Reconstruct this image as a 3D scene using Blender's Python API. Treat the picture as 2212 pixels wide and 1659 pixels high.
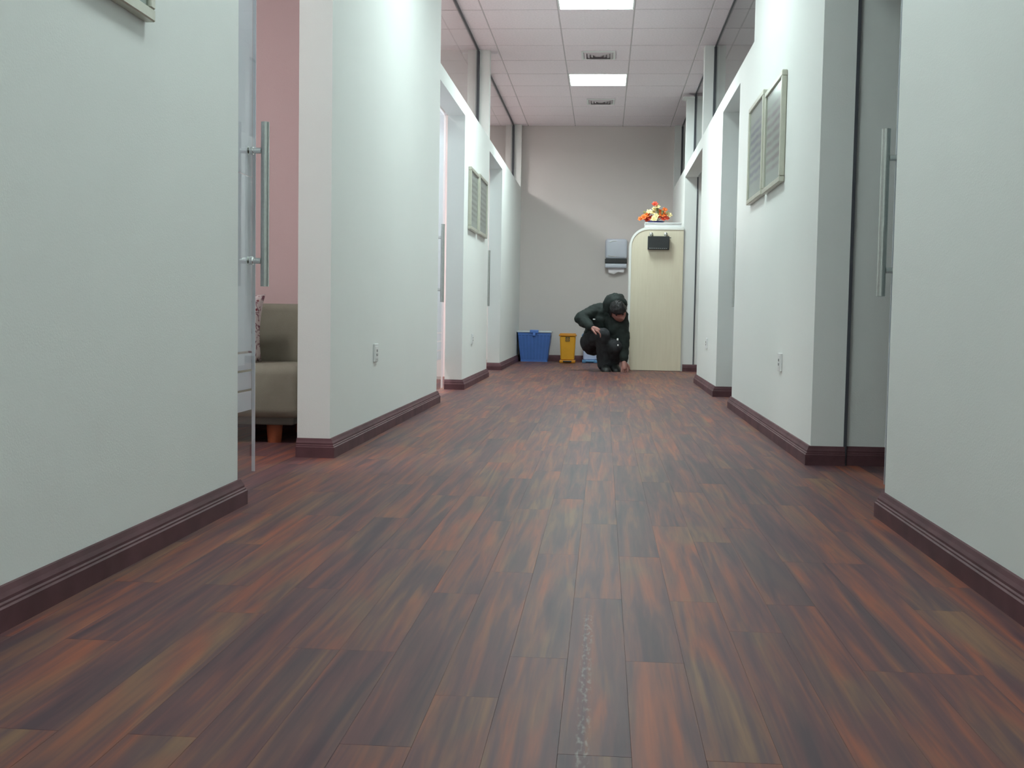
import bpy, bmesh, math, random
from mathutils import Vector, Matrix, noise
random.seed(7)
PI = math.pi
S = bpy.context.scene
for o in list(bpy.data.objects): bpy.data.objects.remove(o)
C = S.collection

# ------------------------------------------------------------------ camera
f_px, pitch, yaw, roll, cam_h = 2478.8, .0603, .0786, .0167, .584
F = Vector((-math.sin(yaw)*math.cos(pitch), math.cos(yaw)*math.cos(pitch), -math.sin(pitch)))
R0 = Vector((math.cos(yaw), math.sin(yaw), 0)); U0 = R0.cross(F)
Rv = math.cos(roll)*R0 + math.sin(roll)*U0
Uv = -math.sin(roll)*R0 + math.cos(roll)*U0
cam = bpy.data.cameras.new('camera'); co = bpy.data.objects.new('camera', cam); C.objects.link(co)
M4 = Matrix((Rv, Uv, -F)).transposed().to_4x4(); M4.translation = Vector((0, 0, cam_h))
co.matrix_world = M4
cam.sensor_width = 36; cam.sensor_fit = 'HORIZONTAL'; cam.lens = 36*f_px/2212
cam.clip_start = .02; cam.clip_end = 60
cam.dof.use_dof = False
S.camera = co

# ------------------------------------------------------------------ world, light levels, exposure
W = bpy.data.worlds.new('world'); S.world = W; W.use_nodes = True
W.node_tree.nodes['Background'].inputs[0].default_value = (.75, .82, .9, 1)
W.node_tree.nodes['Background'].inputs[1].default_value = .05
LAMP_COL = (.85, 1.0, .98)
LAMP_W = 24.0            # watts of each recessed corridor fixture
ROOM_COL = (1.0, .90, .90)
ROOM_W = 40.0
# fill light added behind the camera to brighten ceiling and back wall
dl_ = bpy.data.lights.new('added_fill_light', 'AREA'); dl_.shape = 'RECTANGLE'; dl_.size = 1.8; dl_.size_y = 2.2
dl_.energy = 14; dl_.color = (.95, .98, 1.0)
dlo = bpy.data.objects.new('added_fill_light', dl_); dlo.location = (-.12, -3.16, 1.35); dlo.rotation_euler = (math.radians(90), 0, math.radians(0))
C.objects.link(dlo)
vs = S.view_settings
vs.view_transform = 'Standard'; vs.look = 'None'; vs.gamma = 1; vs.use_curve_mapping = False
vs.exposure = 0.3

# ------------------------------------------------------------------ helpers
def link(o, parent=None):
    C.objects.link(o)
    if parent: o.parent = parent
    return o
def props(o, label=None, cat=None, group=None, kind=None):
    for k, v in (('label', label), ('category', cat), ('group', group), ('kind', kind)):
        if v: o[k] = v
    return o
def empty(name, loc=(0, 0, 0), rz=0, **k):
    o = bpy.data.objects.new(name, None); o.location = loc; o.rotation_euler = (0, 0, rz)
    o.empty_display_size = .05
    link(o); return props(o, **k)
def smooth(me, ang=.6):
    for p in me.polygons: p.use_smooth = True
    try: me.set_sharp_from_angle(angle=ang)
    except Exception: pass
class MB:
    def __init__(s): s.b = bmesh.new()
    def box(s, x0, x1, y0, y1, z0, z1, bev=0, seg=2, mat=None):
        r = bmesh.ops.create_cube(s.b, size=1)
        vs_ = r['verts']
        for v in vs_:
            v.co = Vector(((x0+x1)/2+v.co.x*(x1-x0), (y0+y1)/2+v.co.y*(y1-y0), (z0+z1)/2+v.co.z*(z1-z0)))
        if bev:
            es = list({e for v in vs_ for e in v.link_edges})
            bmesh.ops.bevel(s.b, geom=es, offset=bev, segments=seg, affect='EDGES', profile=.5)
        return s
    def cyl(s, a, b, r, seg=20, r2=None, caps=True):
        a, b = Vector(a), Vector(b); d = b-a
        q = Vector((0, 0, 1)).rotation_difference(d.normalized()).to_matrix().to_4x4()
        bmesh.ops.create_cone(s.b, cap_ends=caps, segments=seg, radius1=r, radius2=r if r2 is None else r2,
                              depth=d.length, matrix=Matrix.Translation((a+b)/2) @ q)
        return s
    def sphere(s, c, r, sc=(1, 1, 1), u=20, v=12, rot=None):
        m = Matrix.Translation(c) @ (rot.to_4x4() if rot else Matrix.Identity(4)) @ Matrix.Diagonal((*sc, 1))
        bmesh.ops.create_uvsphere(s.b, u_segments=u, v_segments=v, radius=r, matrix=m); return s
    def poly(s, pts):
        s.b.faces.new([s.b.verts.new(p) for p in pts]); return s
    def prism(s, pts, axis, a, b):
        """outline pts (2-D) extruded along axis from a to b"""
        def P(p, t):
            return {0: (t, p[0], p[1]), 1: (p[0], t, p[1]), 2: (p[0], p[1], t)}[axis]
        A = [s.b.verts.new(P(p, a)) for p in pts]; B = [s.b.verts.new(P(p, b)) for p in pts]
        s.b.faces.new(A[::-1]); s.b.faces.new(B)
        n = len(pts)
        for i in range(n): s.b.faces.new((A[i], A[(i+1) % n], B[(i+1) % n], B[i]))
        return s
    def tube(s, pts, r, seg=10):
        pts = [Vector(p) for p in pts]; rings = []
        for i, p in enumerate(pts):
            d = (pts[min(i+1, len(pts)-1)]-pts[max(i-1, 0)]).normalized()
            q = Vector((0, 0, 1)).rotation_difference(d)
            rr = r[i] if isinstance(r, (list, tuple)) else r
            rings.append([s.b.verts.new(p+q @ Vector((rr*math.cos(2*PI*k/seg), rr*math.sin(2*PI*k/seg), 0))) for k in range(seg)])
        for A, B in zip(rings, rings[1:]):
            for k in range(seg): s.b.faces.new((A[k], A[(k+1) % seg], B[(k+1) % seg], B[k]))
        s.b.faces.new(rings[0][::-1]); s.b.faces.new(rings[-1]); return s
    def mesh(s, name, mat, sm=False):
        bmesh.ops.recalc_face_normals(s.b, faces=s.b.faces)
        me = bpy.data.meshes.new(name); s.b.to_mesh(me); s.b.free()
        if mat: me.materials.append(mat)
        if sm: smooth(me)
        return me
    def build(s, name, mat, parent=None, sm=False, **k):
        o = bpy.data.objects.new(name, s.mesh(name, mat, sm))
        link(o, parent); return props(o, **k)
def struct(o): o['kind'] = 'structure'; return o

# ------------------------------------------------------------------ materials
def nm(name):
    m = bpy.data.materials.new(name); m.use_nodes = True
    nt = m.node_tree; return m, nt, nt.nodes['Principled BSDF']
def N(nt, t, **k):
    n = nt.nodes.new(t)
    for a, v in k.items(): setattr(n, a, v)
    return n
def simple(name, col, rough=.5, metal=0, nscale=0, namt=.08, bump=0, bscale=80, coat=0, spec=.5):
    m, nt, b = nm(name)
    b.inputs['Base Color'].default_value = (*col, 1); b.inputs['Roughness'].default_value = rough
    b.inputs['Metallic'].default_value = metal; b.inputs['Coat Weight'].default_value = coat
    b.inputs['Specular IOR Level'].default_value = spec
    tc = N(nt, 'ShaderNodeTexCoord')
    if nscale:
        n = N(nt, 'ShaderNodeTexNoise'); n.inputs['Scale'].default_value = nscale; n.inputs['Detail'].default_value = 5
        nt.links.new(tc.outputs['Object'], n.inputs['Vector'])
        r = N(nt, 'ShaderNodeValToRGB')
        r.color_ramp.elements[0].position = .3; r.color_ramp.elements[1].position = .7
        r.color_ramp.elements[0].color = (*[c*(1-namt) for c in col], 1)
        r.color_ramp.elements[1].color = (*[min(1, c*(1+namt)) for c in col], 1)
        nt.links.new(n.outputs['Fac'], r.inputs['Fac']); nt.links.new(r.outputs['Color'], b.inputs['Base Color'])
    if bump:
        n2 = N(nt, 'ShaderNodeTexNoise'); n2.inputs['Scale'].default_value = bscale; n2.inputs['Detail'].default_value = 4
        nt.links.new(tc.outputs['Object'], n2.inputs['Vector'])
        bp = N(nt, 'ShaderNodeBump'); bp.inputs['Strength'].default_value = bump; bp.inputs['Distance'].default_value = .004
        nt.links.new(n2.outputs['Fac'], bp.inputs['Height']); nt.links.new(bp.outputs['Normal'], b.inputs['Normal'])
    return m
WALL = simple('white_wall_paint', (.82, .845, .825), .75, nscale=1.3, namt=.012, bump=.12, bscale=220)
BACKW = simple('grey_beige_wall_paint', (.70, .65, .63), .8, nscale=1.0, namt=.015, bump=.12, bscale=220)
PINK = simple('pink_wall_paint', (.74, .585, .585), .8, nscale=1.2, namt=.015, bump=.12, bscale=220)
ROOMW = simple('room_wall_paint', (.74, .70, .69), .8, nscale=1.2, namt=.015, bump=.1, bscale=220)
TILE = simple('mineral_ceiling_tile', (.93, .85, .89), .9, nscale=60, namt=.05, bump=.3, bscale=400)
GRID = simple('ceiling_grid_metal', (.60, .55, .57), .5)
BASEB = simple('maroon_baseboard', (.112, .050, .058), .6, nscale=9, namt=.25, coat=0, spec=.28)
SEAL = simple('dark_rubber_seal', (.07, .075, .09), .5)
STEEL = simple('brushed_steel', (.50, .52, .50), .34, 1.0, nscale=90, namt=.06)
CHROME = simple('polished_chrome', (.75, .78, .76), .14, 1.0)
PLASTW = simple('white_plastic', (.80, .82, .82), .35, nscale=5, namt=.01)
PLASTG = simple('blue_grey_translucent_plastic', (.64, .68, .77), .25, nscale=4, namt=.03, coat=.3)
DARKW = simple('dark_plastic', (.02, .023, .025), .3, nscale=5, namt=.1)
PAPER = simple('white_paper_towel', (.82, .78, .80), .9, nscale=20, namt=.03)
FRAME = simple('champagne_picture_frame', (.55, .55, .47), .35, .35, nscale=30, namt=.05)
BLUE = simple('blue_basket_plastic', (.10, .235, .66), .38, nscale=8, namt=.06)
YEL = simple('yellow_bin_plastic', (.74, .36, .02), .4, nscale=8, namt=.05)
LAV = simple('pale_lavender_plastic', (.55, .63, .86), .4, nscale=8, namt=.03)
SKYB = simple('light_blue_plastic', (.12, .30, .55), .4, nscale=8, namt=.05)
EDGE = simple('white_edge_band', (.92, .93, .89), .4)
SOFA = simple('olive_grey_upholstery', (.28, .285, .225), .9, nscale=12, namt=.08, bump=.5, bscale=300)
SOFAB = simple('dark_sofa_base', (.13, .13, .11), .8, nscale=12, namt=.08)
LEGW = simple('orange_brown_wood', (.33, .095, .04), .4, nscale=14, namt=.2)
REFL = simple('fixture_white_enamel', (.85, .88, .86), .4)
JACK = simple('black_green_jacket_fabric', (.011, .019, .017), .8, nscale=16, namt=.3, bump=.6, bscale=26)
TROU = simple('charcoal_trouser_fabric', (.022, .024, .028), .85, nscale=20, namt=.25, bump=.4, bscale=60)
HAIR = simple('black_hair', (.012, .011, .012), .5, nscale=60, namt=.3, bump=.6, bscale=90)
SKIN = simple('skin', (.40, .19, .16), .55, nscale=14, namt=.08)
SHOE = simple('black_shoe_leather', (.014, .016, .016), .45, nscale=14, namt=.2)
ORA = simple('orange_petal', (.75, .16, .02), .6, nscale=20, namt=.25)
RED = simple('red_orange_petal', (.62, .07, .03), .6, nscale=20, namt=.2)
CRM = simple('cream_petal', (.80, .66, .33), .6, nscale=20, namt=.12)
LEAF = simple('olive_leaf', (.22, .22, .08), .6, nscale=20, namt=.2)
NAVY = simple('navy_pot', (.03, .035, .16), .35, nscale=10, namt=.1)

def birch():
    m, nt, b = nm('birch_laminate'); tc = N(nt, 'ShaderNodeTexCoord'); mp = N(nt, 'ShaderNodeMapping')
    mp.inputs['Scale'].default_value = (14, 14, 1.2)
    n = N(nt, 'ShaderNodeTexNoise'); n.inputs['Scale'].default_value = 3; n.inputs['Detail'].default_value = 6
    r = N(nt, 'ShaderNodeValToRGB'); e = r.color_ramp.elements
    e[0].position = .3; e[0].color = (.76, .69, .53, 1); e[1].position = .7; e[1].color = (.80, .735, .575, 1)
    L = nt.links.new
    L(tc.outputs['Object'], mp.inputs[0]); L(mp.outputs[0], n.inputs['Vector']); L(n.outputs['Fac'], r.inputs[0]); L(r.outputs[0], b.inputs['Base Color'])
    b.inputs['Roughness'].default_value = .5
    return m
BIRCH = birch()

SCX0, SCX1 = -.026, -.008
def floor_mat():
    m, nt, b = nm('rosewood_laminate_plank'); L = nt.links.new
    oi = N(nt, 'ShaderNodeObjectInfo'); at = N(nt, 'ShaderNodeAttribute', attribute_name='tone')
    geo = N(nt, 'ShaderNodeNewGeometry')
    add = N(nt, 'ShaderNodeMath', operation='ADD'); L(oi.outputs['Random'], add.inputs[0]); L(at.outputs['Fac'], add.inputs[1])
    fr = N(nt, 'ShaderNodeMath', operation='FRACT'); L(add.outputs[0], fr.inputs[0])
    mul = N(nt, 'ShaderNodeMath', operation='MULTIPLY'); L(fr.outputs[0], mul.inputs[0]); mul.inputs[1].default_value = 57.0
    cx = N(nt, 'ShaderNodeCombineXYZ'); L(mul.outputs[0], cx.inputs[0]); L(mul.outputs[0], cx.inputs[1]); L(mul.outputs[0], cx.inputs[2])
    va = N(nt, 'ShaderNodeVectorMath', operation='ADD'); L(geo.outputs['Position'], va.inputs[0]); L(cx.outputs[0], va.inputs[1])
    # broad figure
    mp = N(nt, 'ShaderNodeMapping'); mp.inputs['Scale'].default_value = (30, 1.5, 1); L(va.outputs[0], mp.inputs[0])
    n1 = N(nt, 'ShaderNodeTexNoise'); n1.inputs['Scale'].default_value = 1; n1.inputs['Detail'].default_value = 3.5
    n1.inputs['Roughness'].default_value = .5; n1.inputs['Distortion'].default_value = .75; L(mp.outputs[0], n1.inputs['Vector'])
    # fine grain
    mp2 = N(nt, 'ShaderNodeMapping'); mp2.inputs['Scale'].default_value = (110, 5, 1); L(va.outputs[0], mp2.inputs[0])
    n2 = N(nt, 'ShaderNodeTexNoise'); n2.inputs['Scale'].default_value = 1; n2.inputs['Detail'].default_value = 3
    n2.inputs['Distortion'].default_value = .4; L(mp2.outputs[0], n2.inputs['Vector'])
    # colour figure decided separately (hue)
    mp3 = N(nt, 'ShaderNodeMapping'); mp3.inputs['Scale'].default_value = (9, 1.5, 1); mp3.inputs['Location'].default_value = (11, 5, 3); L(va.outputs[0], mp3.inputs[0])
    n3 = N(nt, 'ShaderNodeTexNoise'); n3.inputs['Scale'].default_value = 1; n3.inputs['Detail'].default_value = 2.5
    n3.inputs['Distortion'].default_value = .8; L(mp3.outputs[0], n3.inputs['Vector'])
    # board tone shifts figure value
    t = N(nt, 'ShaderNodeMapRange'); t.inputs['To Min'].default_value = -.10; t.inputs['To Max'].default_value = .07; L(fr.outputs[0], t.inputs['Value'])
    s1 = N(nt, 'ShaderNodeMath', operation='ADD'); L(n1.outputs['Fac'], s1.inputs[0]); L(t.outputs[0], s1.inputs[1])
    g = N(nt, 'ShaderNodeMapRange'); g.inputs['To Min'].default_value = -.13; g.inputs['To Max'].default_value = .13; L(n2.outputs['Fac'], g.inputs['Value'])
    s2 = N(nt, 'ShaderNodeMath', operation='ADD'); L(s1.outputs[0], s2.inputs[0]); L(g.outputs[0], s2.inputs[1])
    def ramp(stops):
        r = N(nt, 'ShaderNodeValToRGB'); e = r.color_ramp.elements
        e[0].position, e[0].color = stops[0][0], (*stops[0][1], 1); e[1].position, e[1].color = stops[-1][0], (*stops[-1][1], 1)
        for p, c in stops[1:-1]:
            x = e.new(p); x.color = (*c, 1)
        return r
    rA = ramp([(.24, (.076, .043, .054)), (.45, (.130, .060, .064)), (.58, (.195, .074, .058)), (.74, (.31, .092, .052))])
    rB = ramp([(.24, (.074, .050, .060)), (.45, (.118, .066, .066)), (.58, (.172, .094, .068)), (.74, (.23, .128, .076))])
    L(s2.outputs[0], rA.inputs[0]); L(s2.outputs[0], rB.inputs[0])
    hm = N(nt, 'ShaderNodeMapRange'); hm.inputs['From Min'].default_value = .44; hm.inputs['From Max'].default_value = .64; L(n3.outputs['Fac'], hm.inputs['Value'])
    mix = N(nt, 'ShaderNodeMix', data_type='RGBA'); L(hm.outputs[0], mix.inputs['Factor']); L(rA.outputs[0], mix.inputs['A']); L(rB.outputs[0], mix.inputs['B'])
    sp = N(nt, 'ShaderNodeSeparateXYZ'); L(geo.outputs['Position'], sp.inputs[0])
    def band(src, lo, hi, soft):
        a1 = N(nt, 'ShaderNodeMapRange'); a1.inputs['From Min'].default_value = lo-soft; a1.inputs['From Max'].default_value = lo+soft; L(src, a1.inputs['Value'])
        a2 = N(nt, 'ShaderNodeMapRange'); a2.inputs['From Min'].default_value = hi-soft; a2.inputs['From Max'].default_value = hi+soft
        a2.inputs['To Min'].default_value = 1; a2.inputs['To Max'].default_value = 0; L(src, a2.inputs['Value'])
        m_ = N(nt, 'ShaderNodeMath', operation='MULTIPLY'); L(a1.outputs[0], m_.inputs[0]); L(a2.outputs[0], m_.inputs[1]); return m_.outputs[0]
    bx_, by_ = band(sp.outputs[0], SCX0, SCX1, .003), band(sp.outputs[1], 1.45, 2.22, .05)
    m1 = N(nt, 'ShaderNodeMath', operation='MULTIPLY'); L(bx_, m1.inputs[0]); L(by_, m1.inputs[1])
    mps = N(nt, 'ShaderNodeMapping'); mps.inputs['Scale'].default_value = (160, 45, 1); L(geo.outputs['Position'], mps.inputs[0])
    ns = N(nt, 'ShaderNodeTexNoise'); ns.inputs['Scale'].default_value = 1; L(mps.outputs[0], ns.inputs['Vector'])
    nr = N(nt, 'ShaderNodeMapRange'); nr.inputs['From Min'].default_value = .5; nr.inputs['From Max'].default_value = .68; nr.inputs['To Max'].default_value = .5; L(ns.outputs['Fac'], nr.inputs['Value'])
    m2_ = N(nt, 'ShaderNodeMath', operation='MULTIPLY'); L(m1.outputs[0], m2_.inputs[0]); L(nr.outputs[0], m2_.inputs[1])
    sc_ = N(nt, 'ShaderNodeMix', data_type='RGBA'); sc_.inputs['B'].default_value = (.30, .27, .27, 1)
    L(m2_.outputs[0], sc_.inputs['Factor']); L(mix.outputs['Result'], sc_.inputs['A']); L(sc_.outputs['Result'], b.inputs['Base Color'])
    b.inputs['Roughness'].default_value = .46
    b.inputs['Specular IOR Level'].default_value = .17
    bp = N(nt, 'ShaderNodeBump'); bp.inputs['Strength'].default_value = .12; bp.inputs['Distance'].default_value = .001
    L(n2.outputs['Fac'], bp.inputs['Height']); L(bp.outputs['Normal'], b.inputs['Normal'])
    return m
FLOOR = floor_mat()

def clear_glass(name='clear_glass', rough=.02, ior=1.45):
    m, nt, b = nm(name); nt.nodes.remove(b); L = nt.links.new
    out = nt.nodes['Material Output']
    tr = N(nt, 'ShaderNodeBsdfTransparent'); tr.inputs[0].default_value = (.93, .96, .95, 1)
    gl = N(nt, 'ShaderNodeBsdfGlossy'); gl.inputs['Roughness'].default_value = rough
    fr = N(nt, 'ShaderNodeFresnel'); fr.inputs[0].default_value = ior
    geo = N(nt, 'ShaderNodeNewGeometry'); inv = N(nt, 'ShaderNodeMath', operation='SUBTRACT'); inv.inputs[0].default_value = 1
    L(geo.outputs['Backfacing'], inv.inputs[1])          # a thin pane: only its entry face mirrors
    mu = N(nt, 'ShaderNodeMath', operation='MULTIPLY'); L(fr.outputs[0], mu.inputs[0]); L(inv.outputs[0], mu.inputs[1])
    mx = N(nt, 'ShaderNodeMixShader'); L(mu.outputs[0], mx.inputs[0]); L(tr.outputs[0], mx.inputs[1]); L(gl.outputs[0], mx.inputs[2])
    L(mx.outputs[0], out.inputs[0]); return m
GLASS = clear_glass()
PICG = clear_glass('matt_picture_glazing', .25, 1.15)
def frost(name, col, tr_w):
    m, nt, b = nm(name); nt.nodes.remove(b); L = nt.links.new
    out = nt.nodes['Material Output']
    d = N(nt, 'ShaderNodeBsdfDiffuse'); d.inputs[0].default_value = (*col, 1)
    t = N(nt, 'ShaderNodeBsdfTranslucent'); t.inputs[0].default_value = (*col, 1)
    a = N(nt, 'ShaderNodeMixShader'); a.inputs[0].default_value = .55; L(d.outputs[0], a.inputs[1]); L(t.outputs[0], a.inputs[2])
    tp = N(nt, 'ShaderNodeBsdfTransparent'); tp.inputs[0].default_value = (.85, .92, 1, 1)
    mx = N(nt, 'ShaderNodeMixShader'); mx.inputs[0].default_value = tr_w; L(a.outputs[0], mx.inputs[1]); L(tp.outputs[0], mx.inputs[2])
    L(mx.outputs[0], out.inputs[0]); return m
FROST = frost('frosted_film', (.86, .885, .93), .10)

def print_mat(name, seed, tint):
    """printed sheet: pale ground with blocks of small text lines"""
    m, nt, b = nm(name); L = nt.links.new
    tc = N(nt, 'ShaderNodeTexCoord'); sep = N(nt, 'ShaderNodeSeparateXYZ'); L(tc.outputs['Object'], sep.inputs[0])
    br = N(nt, 'ShaderNodeTexBrick'); br.inputs['Scale'].default_value = 1
    cmb = N(nt, 'ShaderNodeCombineXYZ'); L(sep.outputs[1], cmb.inputs[0]); L(sep.outputs[2], cmb.inputs[1]); cmb.inputs[2].default_value = seed
    mp = N(nt, 'ShaderNodeMapping'); mp.inputs['Scale'].default_value = (60, 1, 1); L(cmb.outputs[0], mp.inputs[0])
    wv = N(nt, 'ShaderNodeTexWave', bands_direction='Y'); wv.inputs['Scale'].default_value = 7; wv.inputs['Distortion'].default_value = 1.5; L(cmb.outputs[0], wv.inputs['Vector'])
    n = N(nt, 'ShaderNodeTexNoise'); n.inputs['Scale'].default_value = 5; n.inputs['Detail'].default_value = 2; L(cmb.outputs[0], n.inputs['Vector'])
    nf = N(nt, 'ShaderNodeTexNoise'); nf.inputs['Scale'].default_value = 2; L(mp.outputs[0], nf.inputs['Vector'])
    ml = N(nt, 'ShaderNodeMath', operation='MULTIPLY'); L(wv.outputs['Fac'], ml.inputs[0]); L(n.outputs['Fac'], ml.inputs[1])
    ml2 = N(nt, 'ShaderNodeMath', operation='MULTIPLY'); L(ml.outputs[0], ml2.inputs[0]); L(nf.outputs['Fac'], ml2.inputs[1])
    # keep a clear margin at top and bottom
    az = N(nt, 'ShaderNodeMath', operation='ABSOLUTE'); L(sep.outputs[2], az.inputs[0])
    mg = N(nt, 'ShaderNodeMapRange'); mg.inputs['From Min'].default_value = .13; mg.inputs['From Max'].default_value = .20
    mg.inputs['To Min'].default_value = 1; mg.inputs['To Max'].default_value = .15; L(az.outputs[0], mg.inputs['Value'])
    ml3 = N(nt, 'ShaderNodeMath', operation='MULTIPLY'); L(ml2.outputs[0], ml3.inputs[0]); L(mg.outputs[0], ml3.inputs[1])
    r = N(nt, 'ShaderNodeValToRGB'); e = r.color_ramp.elements
    e[0].position = .02; e[0].color = (.50, .50, .49, 1); e[1].position = .28; e[1].color = (*tint, 1)
    L(ml3.outputs[0], r.inputs[0]); L(r.outputs[0], b.inputs['Base Color']); b.inputs['Roughness'].default_value = .25
    return m
PRINT_A = print_mat('printed_sheet_mauve', 1.3, (.30, .23, .25))
PRINT_B = print_mat('printed_sheet_blue', 4.1, (.22, .23, .33))
PRINT_C = print_mat('printed_sheet_grey', 7.7, (.26, .26, .24))

def floral():
    m, nt, b = nm('floral_cushion_cloth'); L = nt.links.new
    tc = N(nt, 'ShaderNodeTexCoord')
    v = N(nt, 'ShaderNodeTexVoronoi'); v.inputs['Scale'].default_value = 26; L(tc.outputs['Object'], v.inputs['Vector'])
    n = N(nt, 'ShaderNodeTexNoise'); n.inputs['Scale'].default_value = 22; n.inputs['Distortion'].default_value = 2.5; L(tc.outputs['Object'], n.inputs['Vector'])
    r = N(nt, 'ShaderNodeValToRGB'); e = r.color_ramp.elements
    e[0].position = .40; e[0].color = (.25, .12, .16, 1); e[1].position = .47; e[1].color = (.72, .66, .66, 1)
    L(n.outputs['Fac'], r.inputs[0])
    r2 = N(nt, 'ShaderNodeValToRGB'); e = r2.color_ramp.elements
    e[0].position = .12; e[0].color = (.35, .05, .07, 1); e[1].position = .2; e[1].color = (1, 1, 1, 1); L(v.outputs['Distance'], r2.inputs[0])
    mx = N(nt, 'ShaderNodeMix', data_type='RGBA', blend_type='MULTIPLY'); mx.inputs['Factor'].default_value = 1
    L(r.outputs[0], mx.inputs['A']); L(r2.outputs[0], mx.inputs['B']); L(mx.outputs['Result'], b.inputs['Base Color']); b.inputs['Roughness'].default_value = .9
    return m
FLORAL = floral()

def emis(name, col, st):
    m, nt, b = nm(name); b.inputs['Emission Color'].default_value = (*col, 1); b.inputs['Emission Strength'].default_value = st
    b.inputs['Base Color'].default_value = (.8, .8, .8, 1); return m
TUBE = emis('fluorescent_tube_glow', LAMP_COL, 14)

# ------------------------------------------------------------------ dimensions
H = 2.988
XL, XR = -1.085, .843
LB, RB = -1.218, .975          # room-side faces of the corridor walls
Y0, YE = -3.0, 14.75
LINT, TOP = 2.095, 2.20        # underside of lintels, top of low walls
XA, XZ = -3.6, 3.2
L1, L2a, L2b, L3a, L3b, L4 = 3.345, 4.51, 7.46, 8.80, 10.68, 12.03
R1, R2a, R2b, R3a, R3b, R4 = 3.46, 4.69, 7.56, 8.63, 10.40, 12.58

# ------------------------------------------------------------------ walls
w = MB()
w.box(LB, XL, Y0, L1, 0, H); w.box(LB, XL, L1, L2a, LINT, H)
w.box(LB, XL, L2a, L2b, 0, H)
w.box(LB, XL, L2b, L3a, LINT, TOP)
w.box(LB, XL, L3a, L3b-.12, 0, TOP); w.box(LB, XL, L3b-.12, L3b, 0, H)
w.box(LB, XL, L3b, L4, LINT, TOP)
w.box(LB, XL, L4, YE-.10, 0, TOP); w.box(LB, XL, YE-.10, YE, 0, H)
struct(w.build('wall_left', WALL))
w = MB()
w.box(XR, RB, Y0, R1, 0, H); w.box(XR, RB, R1, R2a, LINT, H)
w.box(XR, RB, R2a, 6.90, 0, H)
w.box(XR, RB, 6.90, R2b, 0, TOP); w.box(XR, RB, R2b, R3a, LINT, TOP)
w.box(XR, RB, R3a, R3b, 0, TOP); w.box(XR, RB, R3b, R3b+.12, LINT, H)
w.box(XR, RB, R3b+.12, R4, LINT, TOP)
w.box(XR, RB, R4, R4+.12, 0, H-.06); w.box(XR, RB, R4+.12, YE-.08, 0, TOP); w.box(XR, RB, YE-.08, YE, 0, H)
struct(w.build('wall_right', WALL))
struct(MB().box(XA, XZ, YE, YE+.15, 0, H).build('wall_back', BACKW))
w = MB()      # near end, behind the camera: unseen wall, its opening added for the fill light
w.box(XA, -1.02, Y0-.15, Y0, 0, H).box(.78, XZ, Y0-.15, Y0, 0, H).box(-1.02, .78, Y0-.15, Y0, 0, .25).box(-1.02, .78, Y0-.15, Y0, 2.45, H)
struct(w.build('wall_front', WALL))
t = struct(empty('window_6', (-.12, Y0-.075, .25)))  # unseen frame and panes, added to dress the fill lamp
w = MB(); w.box(-.9, -.86, -.03, .03, 0, 2.2).box(.86, .9, -.03, .03, 0, 2.2).box(-.86, .86, -.03, .03, 0, .04).box(-.86, .86, -.03, .03, 2.16, 2.2).box(-.02, .02, -.03, .03, .04, 2.16)
w.build('window_frame', STEEL, t)
MB().box(-.86, -.02, -.004, .004, .04, 2.16).build('glass_pane', GLASS, t); MB().box(.02, .86, -.004, .004, .04, 2.16).build('glass_pane', GLASS, t)
struct(MB().box(XA-.15, XA, Y0, YE, 0, H).build('wall_far_left', ROOMW))
struct(MB().box(XZ, XZ+.15, Y0, YE, 0, H).build('wall_far_right', ROOMW))
# partitions between the side rooms
struct(MB().box(XA, LB, 5.62, 5.74, 0, H).build('wall_partition_left', PINK))
struct(MB().box(XA, LB, L3b-.12, L3b, 0, H).build('wall_partition_left', ROOMW))
struct(MB().box(XA, LB, 1.0, 1.12, 0, H).build('wall_partition_left', PINK))
struct(MB().box(RB+.012, XZ, R2a+.02, R2a+.14, 0, H).build('wall_partition_right', WALL))
struct(MB().box(RB, XZ, R3b, R3b+.12, 0, H).build('wall_partition_right', ROOMW))
struct(MB().box(RB, XZ, R4, R4+.12, 0, H-.06).build('wall_partition_right', WALL))
struct(MB().box(RB, XZ, 1.0, 1.12, 0, H).build('wall_partition_right', ROOMW))
# dark door seals at the far jambs of the right-hand doorways
for i, y in enumerate((R2a, R3a, R4)):
    struct(MB().box(RB-.002, RB+.010, y-.006, y+.03, .0, LINT).build('trim_%d' % (i+1), SEAL))
# small downstand beside the left post
struct(MB().box(-1.30, -1.02, L3b-.03, L3b+.20, H-.016, H-.001).build('trim_4', TILE))
# wall angle along the right end wall
struct(MB().box(.80, XZ, R4-.02, R4+.12, H-.06, H-.04).build('trim_5', WALL))

# ------------------------------------------------------------------ baseboards
PROF = [(0, 0), (.024, 0), (.024, .042), (.020, .045), (.020, .049), (.0165, .052), (.0165, .058), (.012, .066), (.008, .076), (0, .076)]
def baseboard(name, path, side):
    """path: wall-face polyline; side=+1 when the free side is to the left of travel"""
    P = [Vector(p) for p in path]; ns = []
    for a, b in zip(P, P[1:]):
        d = (b-a).normalized(); ns.append(Vector((-d.y, d.x))*side)
    b = bmesh.new(); rings = []
    for i, p in enumerate(P):
        o = ns[0] if i == 0 else ns[-1] if i == len(P)-1 else ns[i-1]+ns[i]
        rings.append([b.verts.new((p.x+o.x*d, p.y+o.y*d, z)) for d, z in PROF])
    n = len(PROF)
    for A, B in zip(rings, rings[1:]):
        for k in range(n): b.faces.new((A[k], A[(k+1) % n], B[(k+1) % n], B[k]))
    b.faces.new(rings[0]); b.faces.new(rings[-1][::-1])
    bmesh.ops.recalc_face_normals(b, faces=b.faces)
    me = bpy.data.meshes.new(name); b.to_mesh(me); b.free(); me.materials.append(BASEB)
    return struct(link(bpy.data.objects.new(name, me)))
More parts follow.
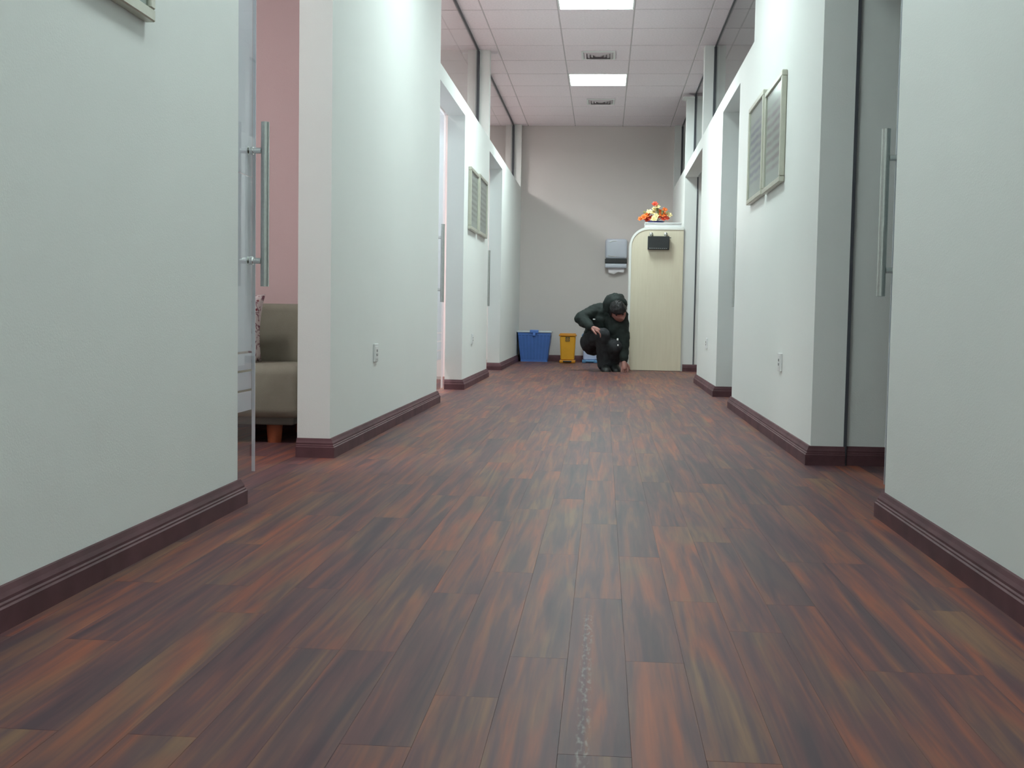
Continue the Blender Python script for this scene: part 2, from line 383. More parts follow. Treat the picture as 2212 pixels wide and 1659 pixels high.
baseboard('baseboard_left', [(XL, Y0), (XL, L1), (LB, L1)], -1)
baseboard('baseboard_left', [(LB, L2a), (XL, L2a), (XL, L2b), (LB, L2b)], -1)
baseboard('baseboard_left', [(LB, L3a), (XL, L3a), (XL, L3b), (LB, L3b)], -1)
baseboard('baseboard_left', [(LB, L4), (XL, L4), (XL, YE), ], -1)
baseboard('baseboard_right', [(XR, Y0), (XR, R1), (RB, R1)], 1)
baseboard('baseboard_right', [(RB+.002, R2a), (XR, R2a), (XR, R2b), (RB, R2b)], 1)
baseboard('baseboard_right', [(RB, R3a), (XR, R3a), (XR, R3b), (RB, R3b)], 1)
baseboard('baseboard_right', [(2.0, R4), (.862, R4)], 1)
baseboard('baseboard_right_recess', [(XZ, R2a+.02), (RB+.012, R2a+.02)], 1)
baseboard('baseboard_back', [(XL+.024, YE), (XR, YE)], -1)
baseboard('baseboard_left_room', [(XA, 5.62), (LB, 5.62)], -1)

# ------------------------------------------------------------------ floor: boards laid along the corridor
fl = struct(MB().box(XA-.15, XZ+.15, Y0-.15, YE+.15, -.12, -.012).build('floor', simple('screed', (.05, .035, .035), .9)))
BW, BLn = .0985, .855
bmb = MB().box(0, BW-.0002, 0, BLn-.0003, -.012, 0)
es = [e for e in bmb.b.edges if all(v.co.z > -.001 for v in e.verts)]
bmesh.ops.bevel(bmb.b, geom=es, offset=.0002, segments=1, affect='EDGES')
board_me = bmb.mesh('floor_board', FLOOR)
phase = {0: 0, 1: .5, 2: .5, 3: 0, 4: .25, 5: .5, 6: 0, 7: .5, 8: 0, 9: .75}
spots = []
for k in range(-31, 39):
    x = -.64+BW*k
    ph = phase[k % 10] if (k % 10) in phase else 0
    for j in range(-6, 18):
        y = 1.50+BLn*(j+ph)
        if y > YE-.02 or y+BLn < Y0: continue
        spots.append((x, y))
def board_rank(s):
    x, y = s
    vis = (XL-.06 < x+BW/2 < XR+.04) and y+BLn > 1.5
    vis2 = (-1.9 < x < XL and 4.0 < y+.4 < 5.6)
    return (0 if vis else .5 if vis2 else 1, y)
spots.sort(key=board_rank)
solo, rest = spots[:298], spots[298:]
for x, y in solo:
    o = bpy.data.objects.new('floor_board', board_me); o.location = (x, y, 0)
    link(o, fl)
b = bmesh.new(); lay = b.faces.layers.float.new('tone')
for x, y in rest:
    y1 = min(y+BLn-.0009, YE+.05); y0 = max(y, Y0-.05)
    r = bmesh.ops.create_cube(b, size=1); tn = random.random()
    for v in r['verts']: v.co = Vector((x+BW/2+v.co.x*(BW-.0007), (y0+y1)/2+v.co.y*(y1-y0), -.006+v.co.z*.012))
    for fa in {fa for v in r['verts'] for fa in v.link_faces}: fa[lay] = tn
me = bpy.data.meshes.new('distant_floor_boards'); b.to_mesh(me); b.free(); me.materials.append(FLOOR)
props(link(bpy.data.objects.new('floor_boards', me), fl), kind='stuff')

# ------------------------------------------------------------------ ceiling
ce = struct(MB().box(XA-.15, XZ+.15, Y0-.15, YE+.15, H+.10, H+.18).build('ceiling', simple('slab', (.5, .48, .5), .9)))
GX, GY = -.409, 9.2
rowsY = [GY+.6*k for k in range(-21, 10)]
colsX = [GX+.6*k for k in range(-2, 4)]           # columns seen from the corridor
fixt_rows = {round(GY+.6*k, 3) for k in (-21+5, -16+5-0, -6-0, -1, 4)}
FIX = [(GX, y) for y in (11.6, 8.6, 5.6, 2.6, -.4, -2.8)]
RFIX = [(GX-.6*4, y) for y in (3.2, 8.0, 12.8)] + [(GX-.6*4, 4.4)]
def is_fix(x, y, L_): return any(abs(x-a) < .05 and abs(y-b_) < .05 for a, b_ in L_)
tile_me = MB().box(.005, .595, .010, .590, 0, .014, .002, 1).mesh('ceiling_tile', TILE)
last_me = MB().box(.005, .595, .010, .148, 0, .014, .002, 1).mesh('ceiling_tile_cut', TILE)
for x in colsX:
    for y in rowsY:
        if is_fix(x, y, FIX) or y < Y0-.6: continue
        o = bpy.data.objects.new('ceiling_tile', last_me if y > 14.5 else tile_me); o.location = (x, y, H); link(o, ce)
# tiles over the far ends of the side rooms, out of the corridor's sight line: plain boards with the fixtures let in
m_ = MB()
for k in list(range(-6, -2))+list(range(4, 7)):
    for y in rowsY:
        x = GX+.6*k
        if is_fix(x, y, RFIX): continue
        m_.box(x+.007, x+.593, y+.007, min(y+.593, YE), H, H+.014)
m_.build('ceiling_tiles', TILE, ce, kind='stuff')
for k in range(-6, 8):
    MB().box(GX+.6*k-.012, GX+.6*k+.012, Y0, YE, H+.003, H+.02).build('grid_runner', GRID, ce)
m_ = MB()
cross = MB().box(XA, XZ, -.012, .012, H+.0035, H+.018).mesh('grid_cross_bar', GRID)
for y in rowsY:
    if y > YE: continue
    o = bpy.data.objects.new('grid_cross_bar', cross); o.location = (0, y, 0); link(o, ce)

# recessed fixtures
def fixture(x, y, watts, col, label, louvre=True):
    t = empty('ceiling_light', (x+.3, y+.3, H), label=label, cat='ceiling light', group='recessed square ceiling lights')
    h = MB()
    h.box(-.295, .295, -.295, -.283, -.002, .095); h.box(-.295, .295, .283, .295, -.002, .095)
    h.box(-.295, -.283, -.283, .283, -.002, .095); h.box(.283, .295, -.283, .283, -.002, .095)
    h.box(-.295, .295, -.295, .295, .088, .095)
    h.build('housing', REFL, t)
    for i in range(3):
        MB().cyl((-.185+.185*i, -.27, .062), (-.185+.185*i, .27, .062), .013, 12).build('fluorescent_tube', TUBE, t, True)
    if louvre:
        for xx in (-.0925, .0925):
            MB().prism([(xx-.001, 0), (xx+.001, 0), (xx+.005, .014), (xx-.005, .014)], 1, -.283, .283).build('louvre_blade', REFL, t)
        for i in range(6):
            yy = -.22+.088*i
            o = MB()
            for cx_ in (-.185, 0, .185):
                # cross blades dip in the middle of each cell like parabolic reflectors
                pts = [(cx_-.0915, 0), (cx_-.05, .004), (cx_, .006), (cx_+.05, .004), (cx_+.0915, 0), (cx_+.0915, .014), (cx_-.0915, .014)]
                o.prism(pts, 1, yy-.0015, yy+.0015)
            o.build('louvre_blade', REFL, t)
    er = MB()
    for cx_ in (-.185, 0, .185):
        pts = [(cx_-.088, .001), (cx_-.055, .010), (cx_, .014), (cx_+.055, .010), (cx_+.088, .001), (cx_+.088, .034), (cx_-.088, .034)]
        er.prism(pts, 1, .262, .266)
    er.build('end_reflector', CHROME, t)
    ld = bpy.data.lights.new('fixture_lamp', 'AREA'); ld.shape = 'SQUARE'; ld.size = .54; ld.energy = watts; ld.color = col
    ld.spread = math.radians(180)
    lo = bpy.data.objects.new('lamp', ld); lo.location = (0, 0, .020); link(lo, t)
    return t
names = ['bright white ceiling light farthest down the corridor, before the back wall',
         'louvred ceiling light cut by the top edge of the photo',
         'ceiling light overhead between the first and second left doorways',
         'ceiling light overhead beside the nearest left doorway',
         'ceiling light above the near end of the corridor',
         'ceiling light at the closed near end of the corridor']
for (x, y), nme, k_ in zip(FIX, names, (1.70, 1.75, .98, .58, .48, .4)): fixture(x, y, LAMP_W*k_, LAMP_COL, nme)
rn = ['ceiling light over the sofa in the pink room', 'ceiling light in the room behind the second left doorway',
      'ceiling light in the room behind the third left doorway', 'ceiling light near the pink wall of the sofa room']
for (x, y), nme, k_ in zip(RFIX[:3], rn, (.82, 2.9, 2.2)): fixture(x, y, ROOM_W*k_, ROOM_COL, nme)
# the fourth let-in opening is closed with a tile
o = bpy.data.objects.new('ceiling_tile', tile_me); o.location = (RFIX[3][0], RFIX[3][1], H); link(o, ce)

# ceiling vents: four-way diffusers with nested sloping blades
def vent(x, y, s, label):
    t = empty('ceiling_vent', (x, y, H), label=label, cat='ceiling vent', group='square ceiling vents')
    fm = MB(); a = s/2
    fm.box(-a, a, -a, -a+.02, -.012, 0, .002, 1); fm.box(-a, a, a-.02, a, -.012, 0, .002, 1)
    fm.box(-a, -a+.02, -a+.02, a-.02, -.012, 0, .002, 1); fm.box(a-.02, a, -a+.02, a-.02, -.012, 0, .002, 1)
    fm.build('vent_frame', WALL, t)
    MB().box(-a+.02, a-.02, -a+.02, a-.02, -.002, -.0005).build('vent_backing', simple('vent_shadow', (.30, .26, .28), .8), t)
    for i in range(4):
        o_, i_ = a-.024-i*.03, a-.024-i*.03-.021
        q = MB()
        for (sx, sy) in ((1, 0), (-1, 0), (0, 1), (0, -1)):
            def P(u, r, z):
                return (sx*r+(u if sx == 0 else 0), sy*r+(u if sy == 0 else 0), z)
            q.poly([P(-o_, o_, -.003), P(o_, o_, -.003), P(i_, i_, -.016), P(-i_, i_, -.016)])
            q.poly([P(-o_, o_, -.0042), P(o_, o_, -.0042), P(i_, i_, -.0172), P(-i_, i_, -.0172)])
        q.build('vent_blade', simple('vent_blade_paint', (.66, .60, .63), .5) if i == 0 else bpy.data.materials['vent_blade_paint'], t)
    MB().box(-.022, .022, -.022, .022, -.016, -.008, .002, 1).build('vent_core', bpy.data.materials['vent_blade_paint'], t)
vent(-.10, 10.76, .31, 'square grey ceiling vent between the two lit ceiling lights')
vent(-.085, 13.06, .31, 'small square ceiling vent nearest the back wall')

# ------------------------------------------------------------------ glass above the low walls
def transom(n, x, y0, y1, corr):
    t = empty('window_%d' % n, (x, (y0+y1)/2, TOP)); struct(t)
    L_ = (y1-y0)/2; hh = H-TOP
    fr_ = MB(); fr_.box(-.010, .010, -L_, L_, hh-.018, hh); fr_.box(-.010, .010, -L_, L_, 0, .012)
    fr_.box(-.016, .016, L_-.03, L_, .012, hh-.018); fr_.box(-.016, .016, -L_, -L_+.02, .012, hh-.018)
    fr_.build('window_frame', SEAL, t)
    MB().box(-.005, .005, -L_+.02, L_-.03, .012, hh-.018).build('glass_pane', GLASS, t)
GXL, GXR = -1.19, .94
transom(1, GXL, L2b, L3b-.12, 1)
transom(2, GXL, L3b, YE-.10, 1)
transom(3, GXR, 6.90, R3b, -1)
transom(4, GXR, R3b+.12, R4, -1)
transom(5, GXR, R4+.12, YE-.08, -1)

# ------------------------------------------------------------------ sliding glass doors
def sliding_door(n, x, y0, y1, yh, side, roomside=True):
    """pane in the plane x from y0 to y1; handle at yh; side=+1 when the corridor lies at +x"""
    t = empty('door_%d' % n, (x, (y0+y1)/2, 0)); struct(t)
    a = (y1-y0)/2; zt = 2.13
    MB().box(-.005, .005, -a, a, .01, zt, .001, 1).build('glass_pane', GLASS, t)
    e = MB(); e.box(-.0055, .0055, a-.004, a+.0015, .01, zt); e.build('glass_edge', simple('pale_glass_edge', (.62, .64, .70), .3), t)
    fz = -.0075*side
    for z0, z1 in ((.232, .299), (.307, .368), (.376, .433), (.441, 1.05), (1.052, zt-.02)):
        MB().box(min(fz, fz+.001), max(fz, fz+.001), -a+.005, a-.004, z0, z1).build('frosted_film', FROST, t)
    g = MB(); g.box(-.012, .012, -a, -a+.10, 0, .008); g.build('floor_guide', STEEL, t)
    for sd in ((side, -side) if roomside else (side,)):
        hx = sd*.055; yy = yh-(y0+y1)/2
        hb = MB().cyl((hx, yy, .668), (hx, yy, 1.236), .0145, 20).build('handle', STEEL, t, True)
        for zz in (.757, 1.138):
            so = MB().cyl((sd*.005, yy, zz), (sd*.042, yy, zz), .0105, 14)
            so.cyl((sd*.005, yy, zz), (sd*.013, yy, zz), .0140, 14).build('handle_standoff', CHROME, hb, True)
    MB().box(-.02, .02, -a, a+.2, zt, zt+.04).build('door_rail', STEEL, t)
sliding_door(1, -1.238, 2.68, 3.995, 3.942, 1)
sliding_door(2, -1.238, 7.30, 8.80, 8.36, 1)
sliding_door(3, -1.238, 10.70, 12.1, 11.72, 1)
sliding_door(4, 1.0, 2.90, 4.10, 4.035, -1)
sliding_door(5, 1.0, 7.35, 8.58, 8.50, -1)

# ------------------------------------------------------------------ wall things
def socket(x, y, z, side, label, holes=True):
    t = empty('wall_socket', (x, y, z), label=label, cat='socket')
    MB().box(0, .009*side, -.043, .043, -.043, .043, .0).build('cover_plate', PLASTW, t) if 0 else \
        MB().box(min(0, .009*side), max(0, .009*side), -.043, .043, -.043, .043, .003).build('cover_plate', PLASTW, t)
    MB().box(min(.009*side, .0105*side), max(.009*side, .0105*side), -.030, .030, -.030, .030, .0005, 1).build('socket_face', PLASTW, t)
    for k in ((-.008, .010, .0), (.008, .010, .0), (-.011, -.010, .5), (.011, -.010, -.5)):
        q = MB().box(-.001, .001, -.0018, .0018, -.006, .006)
        o = q.build('socket_slot', DARKW, t); o.location = (.0106*side, k[0], k[1]); o.rotation_euler = (k[2], 0, 0)
socket(XL, 5.41, .392, 1, 'white wall socket low on the left wall before the second doorway')
socket(XL, 9.45, .378, 1, 'white wall socket low on the left wall below the two framed notices')
socket(XR, 5.53, .380, -1, 'white wall socket low on the right wall below the pair of pictures')
socket(XR, 9.43, .378, -1, 'faint white wall socket low on the far right wall strip')

def picture(x, y0, y1, z0, z1, side, mat, label, group):
    t = empty('framed_notice', (x, (y0+y1)/2, (z0+z1)/2), label=label, cat='picture', group=group)
    a, h = (y1-y0)/2, (z1-z0)/2; d = .026*side; fw = .028
    f = MB()
    for (ya, yb, za, zb) in ((-a, a, h-fw, h), (-a, a, -h, -h+fw), (-a, -a+fw, -h+fw, h-fw), (a-fw, a, -h+fw, h-fw)):
        f.box(min(0, d), max(0, d), ya, yb, za, zb, .003, 1)
    f.build('picture_frame', FRAME, t)
    p = .014*side
    MB().box(min(0.002*side, p), max(0.002*side, p), -a+fw, a-fw, -h+fw, h-fw).build('printed_sheet', mat, t)
    g = .0165*side
    MB().box(min(g, g+.002*side), max(g, g+.002*side), -a+fw, a-fw, -h+fw, h-fw).build('glazing', PICG, t)
grpR = None
picture(XR, 6.25, 6.86, 1.245, 1.80, -1, PRINT_B, 'framed notice with bluish print on the right wall, farther of the pair', grpR)
picture(XR, 5.59, 6.18, 1.238, 1.765, -1, PRINT_A, 'framed notice with mauve print on the right wall, nearer of the pair', grpR)
picture(XL, 9.06, 9.62, 1.255, 1.745, 1, PRINT_C, 'grey framed notice on the left wall, nearer of the pair past the doorway', None)
picture(XL, 9.70, 10.34, 1.262, 1.765, 1, PRINT_C, 'grey framed notice on the left wall, farther of the pair', None)
picture(XL, 2.04, 2.655, 1.252, 1.79, 1, PRINT_C, 'framed picture cut off at the top left corner of the photo', None)

# paper towel dispenser
t = empty('paper_towel_dispenser', (.14, YE, 1.12), label='grey wall-mounted paper towel dispenser on the back wall beside the tall cabinet', cat='dispenser')
bd = MB().box(-.138, .138, -.115, 0, .19, .445, .035, 5).build('dispenser_cover', PLASTG, t, True)
MB().box(-.139, .139, -.119, -.002, .135, .192, .006, 2).build('dispenser_window', DARKW, t, label='dark viewing strip')
MB().box(-.138, .138, -.115, 0, .075, .135, .018, 3).build('dispenser_base', PLASTG, t, True)
MB().tube([(-.085, -.117, .40), (-.05, -.119, .412), (0, -.119, .415)], .004, 6).build('cover_ridge', PLASTW, t, True)
MB().tube([(-.10, -.117, .235), (-.06, -.12, .225), (0, -.12, .223)], .004, 6).build('cover_ridge', PLASTW, t, True)
pz = bmesh.new()
pts = [(-.10, .075), (.11, .075), (.10, .02), (.03, .028), (-.02, .0), (-.09, .018)]
A = [pz.verts.new((p[0], -.06-(.02 if i > 1 else 0), p[1])) for i, p in enumerate(pts)]; pz.faces.new(A)
r_ = bmesh.ops.extrude_face_region(pz, geom=pz.faces[:])
for v in r_['geom']:
    if isinstance(v, bmesh.types.BMVert): v.co.y += .003
bmesh.ops.recalc_face_normals(pz, faces=pz.faces)
me = bpy.data.meshes.new('paper_towel'); pz.to_mesh(me); pz.free(); me.materials.append(PAPER); link(bpy.data.objects.new('paper_towel', me), t)

# ------------------------------------------------------------------ tall cabinet panel with rounded corner
CX0, CX1, CY0, CY1, CZ = .262, .842, 12.563, 12.563, 1.552
CY1 = CY0+.014
t = empty('tall_cabinet', ((CX0+CX1)/2, CY0, 0), label='tall birch cabinet end with a rounded white-edged corner', cat='cabinet')
def outline(x0, x1, z1, r, zb=0.0):
    p = [(x1, zb), (x1, z1)]
    for i in range(13):
        a = PI/2+PI/2*i/12; p.append((x0+r+r*math.cos(a), z1-r+r*math.sin(a)))
    p.append((x0, zb)); return p
ox = (CX0+CX1)/2
MB().prism([(x-ox, z) for x, z in outline(CX0+.022, CX1, CZ-.024, .185, .004)], 1, -.001, .36).build('cabinet_body', BIRCH, t)
eo, ei = outline(CX0, CX1, CZ, .205), outline(CX0+.022, CX1, CZ-.024, .185)
b = bmesh.new()
def ring(pts, y): return [b.verts.new((x-ox, y, z)) for x, z in pts]
eo2, ei2 = eo[1:], ei[1:]
rA, rB, rC, rD = ring(eo2, -.006), ring(ei2, -.006), ring(ei2, .362), ring(eo2, .362)
for k in range(len(eo2)-1):
    for P, Q in ((rA, rB), (rB, rC), (rC, rD), (rD, rA)): b.faces.new((P[k], P[k+1], Q[k+1], Q[k]))
for k in (0, len(eo2)-1): b.faces.new((rA[k], rB[k], rC[k], rD[k]))
bmesh.ops.recalc_face_normals(b, faces=b.faces)
me = bpy.data.meshes.new('edge_band'); b.to_mesh(me); b.free(); me.materials.append(EDGE); link(bpy.data.objects.new('edge_band', me), t)

# black unit hung on the cabinet
t = empty('hanging_black_box', (.572, CY0-.001, 1.31), label='small black box hung from two round hooks on the cabinet', cat='box')
MB().box(-.115, .115, -.05, -.006, 0, .145, .006, 2).build('box_body', DARKW, t)
for k in (-.078, .078):
    MB().sphere((k, -.012, .168), .021, (1, .5, 1), 16, 10).cyl((k, -.02, .14), (k, -.02, .168), .006, 10).build('round_hook', CHROME, t, True)
MB().box(.115, .135, -.035, -.025, .126, .133).build('side_latch', DARKW, t)
for k in range(9):
    MB().box(-.09+.022*k-.007, -.09+.022*k+.007, -.0515, -.0495, .012, .016).build('grille_slot', STEEL, t)

# white box and flowers on top
wb = empty('white_box', (.615, CY0+.12, CZ), label='flat white box lying on top of the tall cabinet', cat='box')
MB().box(-.19, .20, -.11, .13, 0, .045, .004, 2).build('box_base', PLASTW, wb)
MB().box(-.195, .205, -.115, .135, .038, .053, .004, 2).build('box_lid', PLASTW, wb)
fp = empty('flower_arrangement', (.545, CY0+.11, CZ+.053), label='orange, red and cream artificial flowers in a low navy bowl', cat='flowers')
MB().cyl((0, 0, 0), (0, 0, .018), .07, 24, .095).build('bowl', NAVY, fp, True)
def flower(c, r, mat, aim, petals=6):
    q = MB(); aim = Vector(aim).normalized(); rot = Vector((0, 0, 1)).rotation_difference(aim).to_matrix().to_4x4()
    for ly, (np_, rr, up) in enumerate(((petals, r, .35), (petals-1, r*.65, .8))):
        for i in range(np_):
            a = 2*PI*i/np_+ly*.4+random.uniform(-.15, .15)
            m = Matrix.Translation(c) @ rot @ Matrix.Rotation(a, 4, 'Z') @ Matrix.Rotation(-up, 4, 'Y') @ Matrix.Translation((rr*.5, 0, 0)) @ Matrix.Diagonal((rr*.55, rr*.36, rr*.10, 1))
            bmesh.ops.create_uvsphere(q.b, u_segments=8, v_segments=6, radius=1, matrix=m)
    return q.build('bloom', mat, fp, True)
random.seed(3)
blooms = [(-.13, .035, ORA), (-.165, .02, ORA), (-.10, .06, ORA), (-.06, .03, RED), (-.09, .015, RED), (.035, .045, RED), (.075, .02, RED), (.11, .03, RED),
          (.045, .10, ORA), (.09, .115, ORA), (.10, .075, ORA), (-.015, .125, CRM), (.01, .15, CRM), (-.03, .09, CRM), (.0, .05, CRM), (-.02, .012, CRM),
          (-.075, .095, CRM), (-.015, .175, RED), (.14, .06, CRM), (.06, .062, ORA)]
for i, (x, z, mt) in enumerate(blooms):
    y = random.uniform(-.05, .03)
    flower((x, y, z+.025), random.uniform(.032, .045), mt, (x*3+random.uniform(-.3, .3), -1.0, .6+z*2))
for i in range(9):
    a = random.uniform(-1.2, 1.2); L_ = random.uniform(.08, .16)
    e = Vector((math.sin(a)*L_, random.uniform(-.03, .03), .03+math.cos(a)*L_*.9))
    q = MB(); m = Vector((0, 0, .02)).lerp(e, .5); d = (e-Vector((0, 0, .02)))
    rot = Vector((1, 0, 0)).rotation_difference(d.normalized()).to_matrix().to_4x4()
    bmesh.ops.create_uvsphere(q.b, u_segments=8, v_segments=6, radius=1, matrix=Matrix.Translation(e) @ rot @ Matrix.Diagonal((.035, .004, .014, 1)))
    q.tube([(0, 0, .01), tuple(m), tuple(e)], .002, 5)
    q.build('leaf', LEAF, fp, True)

# ------------------------------------------------------------------ bins by the back wall
def blue_basket(x, y):
    t = empty('laundry_basket', (x, y, 0), label='blue plastic basket with slotted sides against the back wall', cat='basket')
    hb, ht, wb_, wt, db, dt = .012, .372, .168, .208, .13, .16
    def W_(z): k = (z-hb)/(ht-hb); return wb_+(wt-wb_)*k
    def D_(z): k = (z-hb)/(ht-hb); return db+(dt-db)*k
    n = 17
    bar = MB()
    def panel(q, a, c, z0, z1, ax, inset=0):
        """slab on one side between u=a..c (fractions), z0..z1; ax 0 front,1 back,2 left,3 right"""
        P = []
        for off in (0, .004+inset):
            for (u, z) in ((a, z0), (c, z0), (c, z1), (a, z1)):
                if ax < 2:
                    sgn = -1 if ax == 0 else 1; P.append(q.b.verts.new((W_(z)*u, sgn*(D_(z)-off), z)))
                else:
                    sgn = -1 if ax == 2 else 1; P.append(q.b.verts.new((sgn*(W_(z)-off), D_(z)*u, z)))
        for f_ in ((0, 1, 2, 3), (4, 5, 6, 7), (0, 1, 5, 4), (1, 2, 6, 5), (2, 3, 7, 6), (3, 0, 4, 7)): q.b.faces.new([P[i] for i in f_])
    for ax in range(4):
        for i in range(n):
            z0 = hb+.012+(ht-hb-.06)*i/n; panel(bar, -1, 1, z0, z0+.011, ax)
        for u in (-1, -.78, -.56, -.34, -.12, .12, .34, .56, .78):
            panel(bar, u-.03 if u > -1 else -1, u+.03, hb, ht-.03, ax)
        panel(bar, .94, 1, hb, ht-.03, ax)
        panel(bar, -1, 1, ht-.04, ht-.006, ax); panel(bar, -1, 1, hb-.008, hb+.014, ax)
    bar.box(-wb_, wb_, -db, db, 0, .012)
    bar.build('basket_body', BLUE, t)
    # added inner sheet: darker blue stands in for shade behind the slots
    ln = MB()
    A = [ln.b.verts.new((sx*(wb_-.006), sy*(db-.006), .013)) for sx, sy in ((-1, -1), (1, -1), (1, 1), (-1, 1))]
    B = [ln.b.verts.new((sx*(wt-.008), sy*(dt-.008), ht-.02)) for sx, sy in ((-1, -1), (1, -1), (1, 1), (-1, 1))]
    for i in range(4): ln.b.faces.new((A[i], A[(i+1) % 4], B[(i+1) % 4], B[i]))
    ln.build('slot_shade_sheet', simple('slot_shade_blue', (.06, .15, .48), .5), t)
    rm = MB()
    for (x0, x1, y0, y1) in ((-wt-.012, wt+.012, -dt-.012, -dt+.008), (-wt-.012, wt+.012, dt-.008, dt+.012), (-wt-.012, -wt+.008, -dt+.008, dt-.008), (wt-.008, wt+.012, -dt+.008, dt-.008)):
        rm.box(x0, x1, y0, y1, ht-.006, ht+.012, .004, 2)
    rm.build('rim', simple('pale_grey_rim', (.62, .68, .72), .4), t, label='pale rim')
    MB().box(-.055, .055, -dt-.02, -dt+.012, ht-.012, ht+.028, .008, 2).box(-.018, .018, -dt-.022, -dt-.006, ht-.05, ht-.008, .004, 1).build('handle_grip', BLUE, t, True)
    return t
blue_basket(-.863, 14.52)

def pedal_bin(x, y, body, lid, label, mark):
    t = empty('pedal_bin', (x, y, 0), label=label, cat='bin')
    q = MB()
    b0, b1, z0, z1 = .083, .098, .035, .335
    A = [q.b.verts.new((sx*b0, sy*b0, z0)) for sx, sy in ((-1, -1), (1, -1), (1, 1), (-1, 1))]
    B = [q.b.verts.new((sx*b1, sy*b1, z1)) for sx, sy in ((-1, -1), (1, -1), (1, 1), (-1, 1))]
    q.b.faces.new(A[::-1]); q.b.faces.new(B)
    for i in range(4): q.b.faces.new((A[i], A[(i+1) % 4], B[(i+1) % 4], B[i]))
    bmesh.ops.bevel(q.b, geom=q.b.edges[:], offset=.012, segments=3, affect='EDGES')
    q.build('bin_body', body, t, True)
    MB().box(-.108, .108, -.108, .108, .330, .352, .007, 3).box(-.098, .098, -.098, .098, .348, .366, .008, 3).build('lid', lid, t, True)
    MB().box(-.098, .098, -.10, .095, 0, .036, .008, 2).build('bin_base', lid, t, True)
    MB().box(-.052, .052, -.135, -.095, .014, .03, .004, 2).build('pedal', DARKW if mark else lid, t)
    if mark:
        m = MB()                      # black biological-hazard style emblem and a caption bar
        m.box(-.026, .026, -.1005, -.097, .268, .322)
        m.build('warning_label', simple('dark_print', (.05, .05, .03), .5), t)
        rg = MB()
        for k in range(3):
            a = PI/2+2*PI*k/3; c = Vector((.011*math.cos(a), -.1015, .297+.011*math.sin(a)))
            rg.tube([(c.x+.009*math.cos(s*PI/6), c.y, c.z+.009*math.sin(s*PI/6)) for s in range(13)], .0018, 5)
        rg.box(-.018, .018, -.1022, -.1, .273, .277)
        rg.build('emblem', YEL, t)
    return t
pedal_bin(-.436, 14.24, YEL, simple('yellow_orange_lid', (.60, .24, .01), .4), 'yellow pedal bin with a dark emblem beside the blue basket', True)
pedal_bin(-.16, 14.42, LAV, SKYB, 'pale lavender and blue pedal bin half hidden behind the crouching person', False)

# ------------------------------------------------------------------ sofa in the left room
t = empty('sofa', (-2.15, 5.2, 0), label='low olive-grey upholstered sofa against the pink wall', cat='sofa')
MB().box(-.85, .835, -.30, .30, .112, .345, .045, 5).build('seat_cushion', SOFA, t, True)
MB().box(-.85, .85, .14, .36, .325, .618, .035, 5).build('backrest', SOFA, t, True)
MB().box(-.83, .80, -.27, .30, .082, .125, .008, 2).build('sofa_base', SOFAB, t)
for lx in (.70, -.70):
    for ly in (-.21, .26):
        MB().cyl((lx, ly, 0), (lx, ly, .085), .030, 20, .036).build('leg', LEGW, t, True)
def pillow(name, loc, w_, h_, th, mat, rot, **k):
    b = bmesh.new(); n = 14; G = {}
    for s in (1, -1):
        for i in range(n+1):
            for j in range(n+1):
                u, v = -1+2*i/n, -1+2*j/n
                if s == -1 and (i in (0, n) or j in (0, n)): G[s, i, j] = G[1, i, j]; continue
                e = max(0, (1-u**4)*(1-v**4))**.45
                pin = 1-.10*(1-abs(u))*(abs(v) > .0)*abs(v)**6-.0
                G[s, i, j] = b.verts.new((u*w_/2*(1-.09*(1-v*v)), s*th/2*e, v*h_/2*(1-.09*(1-u*u))))
    for s in (1, -1):
        for i in range(n):
            for j in range(n): b.faces.new((G[s, i, j], G[s, i+1, j], G[s, i+1, j+1], G[s, i, j+1]))
    bmesh.ops.recalc_face_normals(b, faces=b.faces)
    me = bpy.data.meshes.new(name); b.to_mesh(me); b.free(); me.materials.append(mat); smooth(me, 3)
    o = link(bpy.data.objects.new(name, me)); o.location = loc; o.rotation_euler = rot
    return props(o, **k)
pillow('floral_cushion', (-1.735, 5.15, .508), .36, .315, .12, FLORAL, (-.17, .02, .10), label='white floral cushion leaning on the sofa behind the glass door', cat='cushion')

